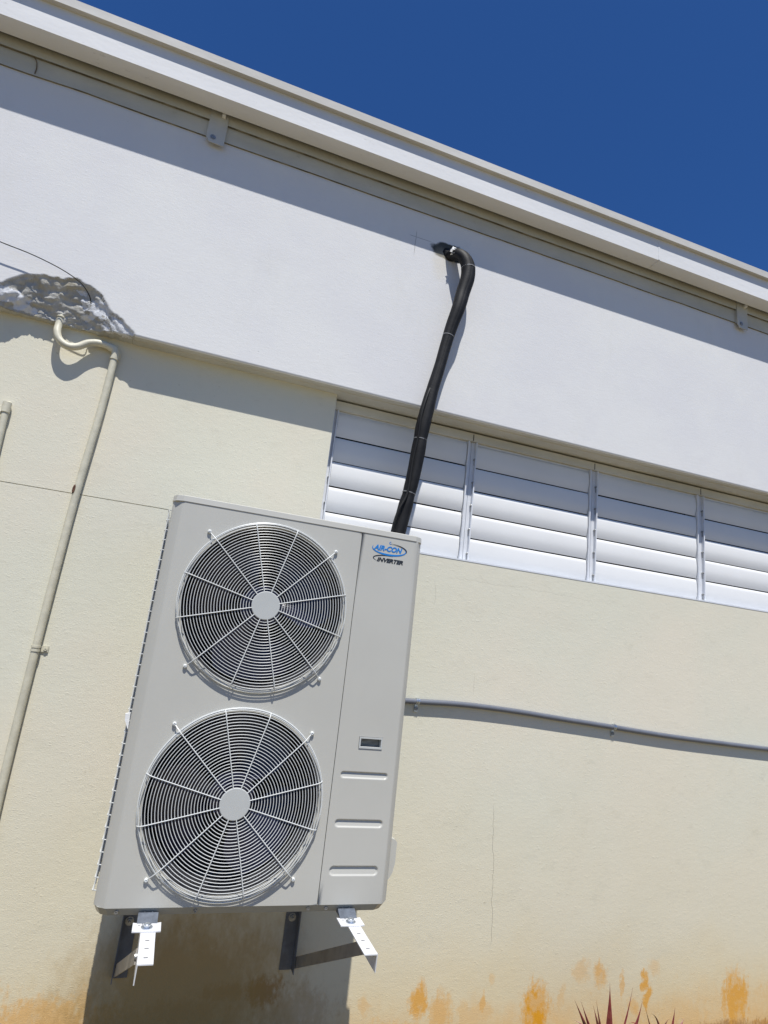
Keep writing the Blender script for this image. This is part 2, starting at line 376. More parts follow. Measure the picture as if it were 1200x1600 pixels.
link('rear_wall', bm, M['cream'], bld)
link('room_interior', B(WX0-.2, WX1+.2, .76, .80, 1.0, 2.05), M['dark'], bld)

# upper wall: relief grid with the broken corner
TOP = [(-1.35, 2.00), (-1.10, 2.035), (-.95, 2.065), (-.829, 2.107), (-.772, 2.160), (-.708, 2.190), (-.624, 2.193), (-.554, 2.212), (-.487, 2.189), (-.441, 2.148), (-.428, 2.122), (-.364, 2.080), (-.313, 2.041), (-.272, 2.010)]
def top_of(x):
    if x <= TOP[0][0] or x >= TOP[-1][0]: return -9
    for (a, b), (c, d) in zip(TOP, TOP[1:]):
        if a <= x <= c: return b+(d-b)*(x-a)/(c-a)
YW = .43; ZB = 2.030
def relief(x, z):
    t = top_of(x)
    if t < 0: return 0, False
    jag = noise.fractal(Vector((x*26, z*26, 3)), .9, 2.1, 5)*.010
    d = t+jag-z
    if d <= 0: return 0, False
    right = min(1, max(0, (x+.50)/.07))                    # thinner delaminated flake on the right
    left = min(1, max(0, (-.80-x)/.15))
    slope = .35*(1-right)+.20*right; slope = slope*(1-left)+.30*left
    base = .008*(1-right)+.009*right
    base = min(base, d*1.5)
    rough = noise.fractal(Vector((x*17, z*17, 9)), .8, 2.2, 5)*.009 + noise.fractal(Vector((x*60, z*60, 1)), .8, 2.2, 4)*.0035
    q = d/.046+noise.fractal(Vector((x*9, z*9, 6)), .7, 2.1, 3)*.8; fl = math.floor(q); fr_ = min(1, max(0, (q-fl-.62)/.38))
    ter = max(0, (fl+fr_*fr_*(3-2*fr_))*.046)
    v = base+slope*(.30*d+.70*ter)+rough*min(1, d*25)*(1-.55*right)
    rb = abs(x+.585); 
    return min(max(v, .002), .088), True
xs = [BL, -3, -2, -1.6] + [-1.4+i*.0055 for i in range(int(1.2/.0055))] + [-.2, 0, .5, 1.0] + [1.05+i*.01 for i in range(14)] + [1.3, 2, 3, 4, 5, 6, BR]
zs = [ZB] + [ZB+.004+i*.0045 for i in range(46)] + [2.26, 2.4, 2.6, 2.85, 2.9, 2.95, 3.05, 3.12]
bm = bmesh.new()
cols = []
for x in xs:
    bz = 0
    dep0, on = relief(x, ZB)
    col = []
    sag = noise.noise(Vector((x*1.7, 4, 0)))*.0022 + noise.noise(Vector((x*8, 4, 0)))*.0008
    under = [(.75, 2.024), (YW+.047, 2.022), (YW+.043, 2.027), (YW+.028, 2.027), (YW+.024, 2.0215), (YW+.006, 2.0225)]
    for i, (yy, zz) in enumerate(under):
        ylim = YW+dep0+.0005*(len(under)-i) if on else 0
        zz2 = zz+sag + (noise.fractal(Vector((x*30, yy*30, 3)), .8, 2.1, 4)*.006*(dep0 > .01) + .004*(dep0 > .01) if on and i > 0 else 0)
        col.append((bm.verts.new((x, max(yy, ylim), zz2)), on and i > 0))
    for z in zs:
        dd, on2 = relief(x, z)
        col.append((bm.verts.new((x, YW+dd, z+(sag if z == ZB else 0))), on2))
    cols.append(col)
for a, b in zip(cols, cols[1:]):
    for i in range(len(a)-1):
        q = (a[i], b[i], b[i+1], a[i+1])
        f = bm.faces.new([v[0] for v in q])
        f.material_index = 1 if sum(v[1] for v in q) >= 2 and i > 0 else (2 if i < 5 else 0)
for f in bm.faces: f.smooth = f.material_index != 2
link('upper_wall', bm, [M['white'], M['spall'], M['board']], bld)
bm = B(BL, BR, .755, .85, 2.026, 3.30); link('wall_core', bm, M['white'], bld)

# eaves: wall boards, box fascia, cap, roof
bm = bmesh.new()
def wobble_board(bm, y, z0, z1, amp, x0=BL, x1=BR, step=.06, back=.5, seedv=0):
    n = int((x1-x0)/step); pr = None
    for i in range(n+1):
        x = x0+(x1-x0)*i/n; w = noise.fractal(Vector((x*2.3, seedv, 0)), .8, 2.1, 4)*amp
        vs = [bm.verts.new(p) for p in ((x, back, z0+w), (x, y, z0+w), (x, y, z1), (x, back, z1))]
        if pr:
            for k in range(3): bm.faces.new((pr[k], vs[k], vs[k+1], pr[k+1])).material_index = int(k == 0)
        pr = vs
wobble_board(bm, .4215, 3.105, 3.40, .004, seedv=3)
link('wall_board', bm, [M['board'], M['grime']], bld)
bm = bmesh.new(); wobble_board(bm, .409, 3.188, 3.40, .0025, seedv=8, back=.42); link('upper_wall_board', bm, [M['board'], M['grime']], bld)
link('eave_gap_shade', B(BL, BR, .3845, .4085, 3.245, 3.36), M['dark'], bld)  # dark block added in the gap to paint its shade
joint = 2.349
for i, (a, b) in enumerate(((BL-.05, joint-.001), (joint+.001, BR+.05))):
    bm = bmesh.new()
    prism(bm, [(.290, 3.219), (.378, 3.219), (.384, 3.225), (.384, 3.36), (.290, 3.36)], a, b, 'x')
    link('fascia', bm, M['fascia'], bld, bevel=.004)
link('fascia_joint_cover', B(joint-.006, joint+.006, .2885, .2905, 3.222, 3.357), M['fascia'], bld)
bm = bmesh.new(); prism(bm, [(.2655, 3.359), (.50, 3.359), (.50, 3.410), (.275, 3.410), (.2655, 3.402)], BL-.08, BR+.08, 'x')
link('roof_cap', bm, M['cap'], bld, bevel=.003)
bm = bmesh.new(); prism(bm, [(.50, 3.36), (.50, 3.405), (3.7, 3.72), (7.1, 3.40), (7.1, 3.33), (3.7, 3.66)], BL-.08, BR+.08, 'x'); link('roof', bm, M['roof'], bld)
for j, sx in enumerate((-.148, 3.115)):
    bm = bmesh.new(); w = .042
    prism(bm, [(sx-w, 3.088), (sx-w+.016, 3.066), (sx+w, 3.062), (sx+w, 3.26), (sx-w, 3.26)], .4035, .4085, 'y')
    box(bm, sx-w+.002, sx+w-.002, .4085, .4225, 3.10, 3.20)
    s = link('roof_strap', bm, M['strap'], bld, bevel=.0012)
    screw(s, sx-.012, .4035, 3.094, .012, 'bolt', 'bolt')
    link('strap_clip', B(sx+.01, sx+.026, .386, .4035, 3.214, 3.232), M['sealwhite'], s)
# thin old wire tacked in the top corner
bm = bmesh.new(); tube(bm, spline([(-1.06, .418, 3.19), (-.96, .416, 3.193), (-.93, .416, 3.175), (-.921, .418, 3.14), (-.922, .419, 3.11)], 6), .0022, 6)
link('wire_loop', bm, M['stem'], bld, True)

# windows
PITCH = (WX1-WX0)/4
YF = .585
blade_h = .1262
def blade_mesh(x0, x1, zt, tilt, bow=.005):
    bm = bmesh.new(); n = 12; th = .0016
    pts = []
    for i in range(n+1):
        t = i/n                                        # 0 top .. 1 bottom
        z = zt - t*(blade_h-.0065)
        y = YF-.005 - bow*math.sin(math.pi*(.06+.86*t**.9)) - tilt*t + (.004 if i == 0 else 0) + .007*(max(0, t-.5)/.5)**2
        pts.append((y, z))
    outer = pts; inner = [(y+th, z) for y, z in pts]
    prism(bm, outer+inner[::-1], x0, x1, 'x')
    return bm
for w in range(4):
    x0 = WX0+w*PITCH; x1 = x0+PITCH
    fr = bmesh.new()
    jl = .030 if w == 0 else .026; jr = .026
    wz0 = WZ0+.004; wz1 = WZ1-.028
    # jambs with a ridge, and head and sill members butted between
    for a, b, rid in ((x0+.001, x0+jl, x0+jl-.006), (x1-jr, x1-.001, x1-jr)):
        box(fr, a, b, YF, .66, wz0, wz1)
        box(fr, rid, rid+.006, YF-.020, YF, wz0+.002, wz1-.002)
    box(fr, x0+jl, x1-jr, YF+.01, .655, wz0, wz0+.010)
    box(fr, x0+jl, x1-jr, YF+.002, .655, wz1-.012, wz1)
    win = link('window', fr, M['frame'], bld, bevel=.0012)
    hb = B(x0+.0015, x1-.0015, YF-.018, .70, wz1+.001, 2.012)
    link('window_head', hb, M['head'], win, bevel=.002)
    for k in range(5):
        r = random.Random(w*10+k)
        zt = wz1-.010 - k*blade_h + r.uniform(-.0012, .0012)
        tl = [0.000, .002, .004, .003][w]*(1 if k > 0 else .3)+r.uniform(-.001, .001)
        b = link('louvre_blade', blade_mesh(x0+jl+.003, x1-jr-.003, zt-(.003+[.0, .0025, .001, .002][w]), tl), M['louvre'], win, True)
        if k > 1 or w:
            bm = bmesh.new(); lathe(bm, (x0+jl-.004, YF-.006, zt-.085), [(.006, .008), (.006, -.008), (.003, -.010)], n=10, cap1=True)
            box(bm, x0+jl-.007, x0+jl-.001, YF-.011, YF-.004, zt-.118, zt-.085)
            link('pivot_clip', bm, M['bolt'], win, True)
    if w:
        link('joint_gasket', B(x0-.002, x0+.002, YF-.0196, YF-.0176, wz1+.004, 2.005), M['slot'], win)
link('window_sill', B(WX0, WX1, .5183, .70, WZ0-.0035, WZ0+.0040), M['frame'], bld)
link('jamb_lining', B(WX0+.0003, WX0+.0010, .5205, .70, WZ0+.006, 2.0), M['frame'], bld)

# ------------------------------------------------------------------ air conditioner
W, H = .941, 1.265
ac = thing('air_conditioner', 'grey outdoor air conditioner with two round fan guards hung on the cream wall', 'air conditioner', (.47, .17, -.022))
CR = .028
def corner(cx, cy, a0, a1, r, n=6):
    return [(cx+r*math.cos(R_(a0+(a1-a0)*i/n)), cy+r*math.sin(R_(a0+(a1-a0)*i/n))) for i in range(n+1)]
FX, FZ1, FZ2, FR = .366, .945, .306, .2835
SEAM = .688
# main front panel with two holes
bm = bmesh.new()
XL, XR = .040, SEAM-.0012
def hole_block(cz, z0, z1):
    n = 96; circ = []; sq = []
    for k in range(n):
        a = 2*math.pi*(k+.5)/n; c, s = math.cos(a), math.sin(a)
        circ.append(bm.verts.new((FX+FR*c, 0, cz+FR*s)))
        tx = ((XR-FX) if c > 0 else (FX-XL))/abs(c); tz = ((z1-cz) if s > 0 else (cz-z0))/abs(s); t = min(tx, tz)
        sq.append(bm.verts.new((FX+t*c, 0, cz+t*s)))
    for k in range(n):
        j = (k+1) % n; bm.faces.new((circ[k], circ[j], sq[j], sq[k]))
        # corner fill
        a, b = sq[k].co, sq[j].co
        if abs(a.x-b.x) > 1e-6 and abs(a.z-b.z) > 1e-6:
            cxn = XR if max(a.x, b.x) > FX else XL; czn = z1 if max(a.z, b.z) > cz else z0
            v = bm.verts.new((cxn, 0, czn)); bm.faces.new((sq[k], sq[j], v))
    # rolled rim going inwards
    prev = circ
    for r, y in ((FR-.0015, .0015), (FR-.003, .006), (FR-.003, .018)):
        ring = [bm.verts.new((FX+r*math.cos(2*math.pi*(k+.5)/n), y, cz+r*math.sin(2*math.pi*(k+.5)/n))) for k in range(n)]
        for k in range(n): bm.faces.new((prev[k], prev[(k+1) % n], ring[(k+1) % n], ring[k]))
        prev = ring
zm = (FZ1+FZ2)/2
hole_block(FZ1, zm, H); hole_block(FZ2, 0, zm)
# folded left edge: shallow step then rounded corner then side return
prof = [(XL, 0), (.034, .0012), (.030, .0035), (.004, .0275), (.0008, .0315), (0, .036), (0, .05)]
for (x0, y0), (x1, y1) in zip(prof, prof[1:]):
    vs = [bm.verts.new(p) for p in ((x0, y0, 0), (x1, y1, 0), (x1, y1, H), (x0, y0, H))]; bm.faces.new(vs)
vs = [bm.verts.new(p) for p in ((XR, 0, 0), (XR, .012, 0), (XR, .012, H), (XR, 0, H))]; bm.faces.new(vs)
bmesh.ops.remove_doubles(bm, verts=bm.verts, dist=.00005)
link('front_panel', bm, M['panel'], ac, True)

# service panel with pressed bars and handle recess
bm = bmesh.new()
SX0, SX1 = SEAM+.0012, .912
pills = [(.802, .406, .088, .0125), (.802, .250, .088, .0140), (.802, .102, .088, .0165)]
HX0, HX1, HZ0, HZ1 = .768, .857, .4945, .5355
def pill_d(x, z):
    d = 0
    for cx, cz, hw, hh in pills:
        q = max(abs(x-cx)-(hw-hh), 0); rr = math.hypot(q, z-cz)
        t = (rr-(hh-.006))/.006                                   # steep pressed wall
        if t < 1:
            t = min(max(1-t, 0), 1); s = t*t*(3-2*t)
            zz = (z-cz+hh)/(2*hh)                                 # floor rises gently to the lower lip
            d = max(d, s*.0075*(.35+.65*zz))
    return d
def lins(a, b, n): return [a+(b-a)*i/n for i in range(n)]
xs2 = sorted(set([SX0]+lins(.706, .735, 14)+lins(.735, HX0, 8)+[HX0]+lins(HX0, HX1, 8)+[HX1]+lins(HX1, .868, 4)+lins(.868, .900, 16)+[.900, SX1]))
zs2 = [0.0]
for cx, cz, hw, hh in reversed(pills): zs2 += lins(cz-hh-.003, cz+hh+.003, 26)+[cz+hh+.003]
zs2 += [HZ0, HZ1, .9, H]; zs2 = sorted(set(zs2))
gv = [[bm.verts.new((x, pill_d(x, z), z)) for x in xs2] for z in zs2]
for j in range(len(zs2)-1):
    for i in range(len(xs2)-1):
        if HX0-1e-6 <= xs2[i] and xs2[i+1] <= HX1+1e-6 and HZ0-1e-6 <= zs2[j] and zs2[j+1] <= HZ1+1e-6: continue
        bm.faces.new((gv[j][i], gv[j][i+1], gv[j+1][i+1], gv[j+1][i]))
prof = [(SX1, 0), (.9155, .0012), (.918, .003), (W-.003, .0265), (W-.0006, .031), (W, .036), (W, .33)]
for (x0, y0), (x1, y1) in zip(prof, prof[1:]):
    bm.faces.new([bm.verts.new(p) for p in ((x0, y0, 0), (x1, y1, 0), (x1, y1, H), (x0, y0, H))])
bm.faces.new([bm.verts.new(p) for p in ((SX0, 0, 0), (SX0, .012, 0), (SX0, .012, H), (SX0, 0, H))])
bmesh.ops.remove_doubles(bm, verts=bm.verts, dist=.00005)
sp = link('service_panel', bm, M['panel'], ac, True)
bm = bmesh.new()                                                  # handle: frame, then a pocket
def rframe(bm, x0, x1, z0, z1, t, y0, y1):
    box(bm, x0, x1, y0, y1, z1-t, z1); box(bm, x0, x1, y0, y1, z0, z0+t)
    box(bm, x0, x0+t, y0, y1, z0+t, z1-t); box(bm, x1-t, x1, y0, y1, z0+t, z1-t)
rframe(bm, HX0+.001, HX1-.001, HZ0+.001, HZ1-.001, .0055, -.0025, .028)
hd = link('grab_handle', bm, M['hub'], sp, bevel=.0015)
link('handle_pocket', B(HX0+.002, HX1-.002, .026, .030, HZ0+.002, HZ1-.002), M['slot'], hd)
bm = bmesh.new()
for i in range(6): box(bm, HX0+.01, HX1-.01, .018, .025, HZ0+.009+i*.0042, HZ0+.0105+i*.0042)
link('pocket_ribs', bm, M['panel'], hd)

# seam backing, side, back, inside
link('divider', B(SEAM-.006, SEAM+.006, .0122, .02, .002, H-.002), M['dark'], ac)
bm = bmesh.new(); box(bm, .004, W-.004, .322, .33, 0, H); box(bm, .66, .664, .03, .32, 0, H)
link('rear_panel', bm, M['panel'], ac)
bm = bmesh.new(); box(bm, .006, .020, .052, .32, .01, H-.01); box(bm, .02, .655, .29, .318, .01, H-.01)
box(bm, .02, .65, .275, .29, .02, H-.02)
link('coil', bm, M['fin'], ac)
# side coil guard : wire grid standing off the left side
bm = bmesh.new()
for i in range(6): 
    y = .056+i*.05; tube(bm, [(-.0085, y, .03), (-.0085, y, H-.03)], .0018, 6)
nz_ = 34
for i in range(nz_+1):
    z = .03+(H-.06)*i/nz_; tube(bm, [(.004, .052, z), (-.0115, .058, z), (-.0115, .306, z), (.004, .31, z)], .0018, 6)
gd = link('side_guard', bm, M['wire'], ac, True)
for a_, b_ in ((0, .03), (H-.03, H)): link('side_frame', B(0, .0015, .05, .33, a_, b_), M['panel'], ac)
bm = bmesh.new(); prism(bm, [(-.018, .548), (-.003, .552), (-.001, .50), (-.008, .512), (-.016, .530)], .045, .062); link('sensor_clip', bm, M['sealwhite'], ac, bevel=.002)

# lid and base pan
def plan(ins_f, ins_s, ch, y1=.334):
    x0, x1, y0 = ins_s, W-ins_s, ins_f
    return [(x0, y0+ch), (x0+ch*.35, y0+ch*.35), (x0+ch, y0), (x1-ch, y0), (x1-ch*.35, y0+ch*.35), (x1, y0+ch), (x1, y1), (x0, y1)]
def loft(bm, layers):
    rings = [[bm.verts.new((x, y, z)) for x, y in pl] for pl, z in layers]
    for A, Bv in zip(rings, rings[1:]):
        for k in range(len(A)):
            j = (k+1) % len(A); bm.faces.new((A[k], A[j], Bv[j], Bv[k]))
    bm.faces.new(rings[0]); bm.faces.new(rings[-1])
bm = bmesh.new()
loft(bm, [(plan(-.0015, -.002, .036), H-.001), (plan(-.0025, -.003, .036), H+.001), (plan(-.0022, -.0027, .036), H+.0035), (plan(-.0006, -.001, .034), H+.020), (plan(.003, .003, .034), H+.0225)])
link('lid', bm, M['panel'], ac)
bm = bmesh.new()
loft(bm, [(plan(.022, .014, .034), -.0265), (plan(.0185, .011, .036), -.0255), (plan(.0015, .0015, .036), -.001), (plan(.001, .001, .036), -.0002)])
bs = link('base_pan', bm, M['base'], ac)
for x in (.069, .660, .721, .30): screw(bs, x, .0075, -.0125, .0065)

# side cover on the right (pipe cover)
bm = bmesh.new(); prism(bm, [(W, .190), (W+.030, .180), (W+.037, .172), (W+.037, .105), (W+.030, .072), (W+.018, .052), (W, .040)], .07, .19, 'y')
link('pipe_cover', bm, M['panel'], ac, bevel=.003)

# fans + guards
def fan_unit(cz, rot):
    c = (FX, 0, cz)
    bm = bmesh.new(); lathe(bm, c, [(FR-.003, .018), (FR-.0045, .05), (FR-.006, .09), (FR-.010, .14), (FR+.006, .18), (FR+.02, .20)], n=80)
    link('fan_shroud', bm, M['slot'], ac, True)
    bm = bmesh.new()
    lathe(bm, c, [(.075, .09), (.072, .086), (.03, .082)], n=32, cap1=True); lathe(bm, c, [(.075, .09), (.078, .17)], n=32)
    for k in range(3):
        a0 = rot+k*2*math.pi/3; rows = []
        for i in range(11):
            r = .074+(.262-.074)*i/10; s = i/10; row = []
            for j in range(11):
                t = j/10; a = a0+.25*s+(t-.5)*(1.05+.55*math.sin(math.pi*min(s*.9, 1)))
                y = .085+.085*t-.01*math.sin(math.pi*t)+.012*s
                row.append((r*math.cos(a), y, r*math.sin(a)))
            rows.append(row)
        for off in (0, .003):
            g2 = [[bm.verts.new((FX+p[0], p[1]+off, cz+p[2])) for p in row] for row in rows]
            for i in range(10):
                for j in range(10): bm.faces.new((g2[i][j], g2[i][j+1], g2[i+1][j+1], g2[i+1][j]))
    link('fan', bm, M['fan'], ac, True)
    # guard
    RO = .2945
    def yprof(r):
        if r < .262: return -.025+.003*(r/.262)**2
        t = (r-.262)/(RO-.262); return -.022+.022*(1-math.sqrt(max(0, 1-min(t, 1)**2.4)))*.96
    bm = bmesh.new(); n = 24
    radii = [.057+i*(.2805-.057)/(n-1) for i in range(n)]
    rings = [(r, yprof(r)) for r in radii]+[(.2895, -.0140), (.2935, -.0080), (.2950, -.0022)]
    for q, (r, y) in enumerate(rings):
        rw = .00125 if q < n else .0016
        tube(bm, [(FX+r*math.cos(2*math.pi*k/90), y, cz+r*math.sin(2*math.pi*k/90)) for k in range(90)], rw, 6, closed=True)
    gd = link('fan_guard', bm, M['wire'], ac, True)
    bm = bmesh.new()
    for k in range(12):
        a = R_(15+30*k); ca, sa = math.cos(a), math.sin(a)
        rl = [.045, .10, .16, .22, .262, .275, .285, .2915, .2955]
        pts = [(FX+r*ca, yprof(r)-.0032, cz+r*sa) for r in rl[:-1]]+[(FX+rl[-1]*ca, -.005, cz+rl[-1]*sa)]
        if k % 3 == 1:
            pts = [(FX+r*ca, yprof(r)-.0032, cz+r*sa) for r in rl[:5]]+[(FX+.290*ca, -.022, cz+.290*sa), (FX+.305*ca, -.014, cz+.305*sa), (FX+.320*ca, -.005, cz+.320*sa)]
        tube(bm, spline(pts, 2), .0018, 8)
    link('guard_spokes', bm, M['wire'], gd, True)
    bm = bmesh.new(); lathe(bm, (FX, -.0275, cz), [(.0495, .004), (.0495, 0), (.0485, -.0016), (.0470, -.0022)], n=48, cap1=True)
    link('guard_disc', bm, M['hub'], gd)
    for k in (1, 4, 7, 10):
        a = R_(15+30*k); x, z = FX+.323*math.cos(a), cz+.323*math.sin(a)
        bm = bmesh.new(); lathe(bm, (x, 0, z), [(.0062, 0), (.0070, -.004), (.0066, -.007), (.0042, -.009), (.0028, -.0095), (.0022, -.0075)], n=18, cap1=True)
        link('guard_mount', bm, M['wire'], gd, True)
fan_unit(FZ1, .35); fan_unit(FZ2, 1.2)

# emblem
def text_part(name, body, mat, parent, cx, cz, width, height, shear=.28, off=.012):
    cu = bpy.data.curves.new(name, 'FONT'); cu.body = body; cu.shear = shear; cu.offset = off; cu.extrude = .01; cu.align_x = 'CENTER'
    t = bpy.data.objects.new(name, cu); C.objects.link(t); bpy.context.view_layer.update()
    me = bpy.data.meshes.new_from_object(t.evaluated_get(bpy.context.evaluated_depsgraph_get()))
    bpy.data.objects.remove(t)
    xs_ = [v.co.x for v in me.vertices]; ys_ = [v.co.y for v in me.vertices]; zs_ = [v.co.z for v in me.vertices]
    for v in me.vertices:
        fx = (v.co.x-min(xs_))/(max(xs_)-min(xs_)); fy = (v.co.y-min(ys_))/(max(ys_)-min(ys_)); fz = (v.co.z-min(zs_))/max(1e-9, max(zs_)-min(zs_))
        v.co.x, v.co.y, v.co.z = 0, 0, 0
        v.co = Vector((cx+(fx-.5)*width, -.0006-.0004*fz, cz+(fy-.5)*height))
    bm = bmesh.new(); bm.from_mesh(me); bpy.data.meshes.remove(me)
    return link(name, bm, mat, parent)
def swoosh(name, mat, parent, cx, cz, rx, rz, a0, a1, w0, w1, tilt=0, n=48, y=-.0007):
    bm = bmesh.new(); pr = None
    for i in range(n+1):
        t = i/n; a = R_(a0+(a1-a0)*t); w = (w0+(w1-w0)*t) if callable(w0) is False else w0(t)
        def P(k):
            x, z = (rx+k)*math.cos(a), (rz+k)*math.sin(a); c, s = math.cos(R_(tilt)), math.sin(R_(tilt))
            return (cx+x*c-z*s, y, cz+x*s+z*c)
        vs = (bm.verts.new(P(-w/2)), bm.verts.new(P(w/2)))
        if pr: bm.faces.new((pr[0], pr[1], vs[1], vs[0]))
        pr = vs
    return link(name, bm, mat, parent)
lg = text_part('emblem', 'AIR-CON', M['blue'], sp, .797, 1.2185, .116, .0210, .28, .04)
swoosh('emblem_ring', M['blue'], lg, .802, 1.217, .068, .0215, 165, 395, lambda t: .0014+.0100*max(0, math.sin(math.pi*min(1, t*.72+.28)))**1.5*t**.7, 0, n=60, y=-.0009)
swoosh('emblem_ring', M['ink'], lg, .802, 1.2175, .0705, .0225, 352, 446, lambda t: .0034*math.sin(math.pi*(.25+.75*t))+.0008, 0, n=40, y=-.0013)
swoosh('emblem_curl', M['blue'], lg, .8045, 1.2425, .0042, .0042, 60, 330, lambda t: .0016+.001*t, 0, n=20)
text_part('lettering', 'INVERTER', M['ink'], lg, .810, 1.1735, .106, .0160, .28, .045)
swoosh('lettering_curl', M['ink'], lg, .800, 1.1775, .058, .0140, 70, 222, lambda t: .0006+.0042*math.sin(math.pi*min(1, t*.95))**1.5, 0, n=50)

# mounting feet under the base
def foot(x, y):
    bm = bmesh.new()
    prism(bm, [(x-.040, -.0300), (x+.040, -.0300), (x+.040, -.0260), (x+.031, -.0272), (x-.031, -.0272), (x-.040, -.0260)], y-.035, y+.020, 'y')
    f = link('mounting_foot', bm, M['bracket'], ac, bevel=.002)
    bm = bmesh.new(); prism(bm, [(y+.016, -.0272), (y+.052, -.0118), (y+.070, -.0272)], x-.029, x+.029, 'x')
    for q in (-.012, .010): box(bm, x+q, x+q+.002, y+.052, y+.07, -.0118, -.0108)
    link('foot_riser', bm, M['riser'], f)
    bm = bmesh.new(); lathe(bm, (x, y-.010, -.0272), [(.0165, 0), (.0165, .0022), (.0105, .0022), (.0105, .0095), (.0085, .011)], 'z', 24, cap1=True)
    link('foot_bolt', bm, M['zinc'], f, True)
    bm = bmesh.new()
    for dx, dy in ((-.013, .012), (.011, .012), (-.022, .005)): lathe(bm, (x+dx, y+dy, -.0272), [(.0022, .0), (.0022, .0004)], 'z', 8, cap1=True)
    link('foot_hole', bm, M['slot'], f)
foot(.162, -.052); foot(.790, -.052)
for x in (.162, .790):
    bm = bmesh.new(); box(bm, x-.030, x+.030, .26, .345, -.030, -.0235); link('rear_foot', bm, M['bracket'], ac, bevel=.002)

# ------------------------------------------------------------------ wall brackets
def bracket(xc, side, lab):
    """side=-1: hanging flange on the left edge of the arm, +1 on the right"""
    t = thing('wall_bracket', lab, 'bracket', (xc, D, -.2), 'steel brackets under the air conditioner')
    th = .003; hw = .0208; yt = -.262
    z1 = -.0305; z0 = z1-.050
    bm = bmesh.new()
    a, b = xc-hw, xc+hw
    prism(bm, [(a, z1), (b, z1), (b, z1-th), (a, z1-th)], yt, D-.006, 'y')
    fx0, fx1 = (a, a+th) if side < 0 else (b-th, b)
    prism(bm, [(yt, z1-th-.0001), (D-.006, z1-th-.0001), (D-.006, z0), (yt+.004, z0)], fx0, fx1, 'x')
    arm = link('support_arm', bm, M['bracket'], t, bevel=.0010)
    for i, yy in enumerate((-.228, -.178, -.133, .05, .1, .15, .2)):
        bm = bmesh.new(); prism(bm, [(xc-.0055, yy-.0016), (xc+.0055, yy-.0016), (xc+.0055, yy+.0016), (xc-.0055, yy+.0016)], z1, z1+.0003, 'z')
        link('arm_slot', bm, M['slot'], arm)
    # wall post: angle with flange on the wall
    pc = xc-.050 if side < 0 else xc-.062
    bm = bmesh.new()
    box(bm, pc-.026, pc+.026, D-.0045, D-.001, -.430, -.020)
    fx = pc-.026 if side < 0 else pc+.0225
    box(bm, fx, fx+.0035, D-.045, D-.0045, -.430, -.020)
    link('wall_post', bm, M['darksteel'], t, bevel=.0010)
    box_x0, box_x1 = (pc+.02, a) if side < 0 else (pc+.024, a)
    bm = B(min(box_x0, box_x1), max(box_x0, box_x1)+.01, D-.012, D-.005, z0, z1-.004); link('cleat', bm, M['bracket'], t)
    for zz in (-.243, -.06):
        bm = bmesh.new(); lathe(bm, (pc, D-.0045, zz), [(.0155, 0), (.0155, -.003), (.010, -.003), (.010, -.010), (.0045, -.010), (.0045, -.018)], n=18, cap1=True)
        link('anchor_bolt', bm, M['bolt'], t, True)
    # diagonal strut, flat bar on edge
    sx = (pc-.020) if side < 0 else (pc+.028)
    ex = fx0-.004 if side < 0 else fx0-.004
    p0 = Vector((sx, D-.030, -.395)); p1 = Vector((ex, -.145, -.064))
    dr = (p1-p0).normalized(); nn = Vector((0, -dr.z, dr.y)).normalized()*.0185
    bm = bmesh.new(); vs = []
    for p in (p0, p1):
        for k in (-1, 1):
            for e in (0, .0035): vs.append(bm.verts.new(p+nn*k+Vector((e, 0, 0))))
    for q in ((0, 1, 3, 2), (4, 6, 7, 5), (0, 2, 6, 4), (1, 5, 7, 3), (0, 4, 5, 1), (2, 3, 7, 6)): bm.faces.new([vs[i] for i in q])
    link('strut', bm, M['strut'], t)
    bm = bmesh.new(); lathe(bm, (p1.x, p1.y, p1.z), [(.009, -.002), (.009, .006)], 'x', 12, cap0=True, cap1=True); link('strut_bolt', bm, M['bolt'], t, True)
bracket(.1675, -1, 'white steel wall bracket under the left end of the air conditioner')
bracket(.797, 1, 'white steel wall bracket under the right end of the air conditioner')

# ------------------------------------------------------------------ insulated pipe
PP = [(1.100, .445, 2.905), (1.114, .408, 2.902), (1.136, .372, 2.884), (1.160, .352, 2.850), (1.176, .345, 2.800), (1.176, .344, 2.738), (1.160, .348, 2.655),
      (1.142, .345, 2.560), (1.119, .357, 2.455), (1.100, .366, 2.345), (1.082, .372, 2.230), (1.060, .378, 2.110), (1.045, .383, 2.010), (1.030, .388, 1.890),
      (1.022, .396, 1.755), (1.012, .404, 1.630), (.996, .412, 1.515), (.980, .418, 1.40), (.965, .420, 1.28), (.95, .420, 1.10), (.94, .41, .9)]
pb = thing('insulated_pipe', 'black foam wrapped pipe rising from the air conditioner to a hole in the white wall', 'pipe', (.97, .42, 1.28))
path = spline(PP, 8)
def zr(z, tab):
    for (a, ra), (b, rb) in zip(tab, tab[1:]):
        if a >= z >= b: return ra+(rb-ra)*(a-z)/(a-b)
    return tab[-1][1] if z < tab[-1][0] else tab[0][1]
tab = [(2.9, .0265), (2.8, .0300), (2.6, .0285), (2.41, .0240), (2.38, .0232), (2.25, .0225), (2.1, .0245), (2.0, .0280), (1.90, .0290), (1.84, .0265), (1.80, .0285), (1.6, .0270), (1.56, .0255), (1.52, .0290), (1.3, .0285)]
for sgn in (-1, 1):
    pts = []; rs = []
    for i, p in enumerate(path):
        r0 = zr(p.z, tab); a = .3+p.z*1.1
        off = Vector((math.cos(a), math.sin(a)*.5, 0))*sgn*r0*.16
        rip = 1+.012*noise.noise(Vector((p.x*5, p.y, p.z*22)))
        pts.append(p+off*min(1, i/8)); rs.append(r0*1.10*rip)
    bm = bmesh.new(); tube(bm, pts, rs, 18); link('foam_tube', bm, M['foam'], pb, True)
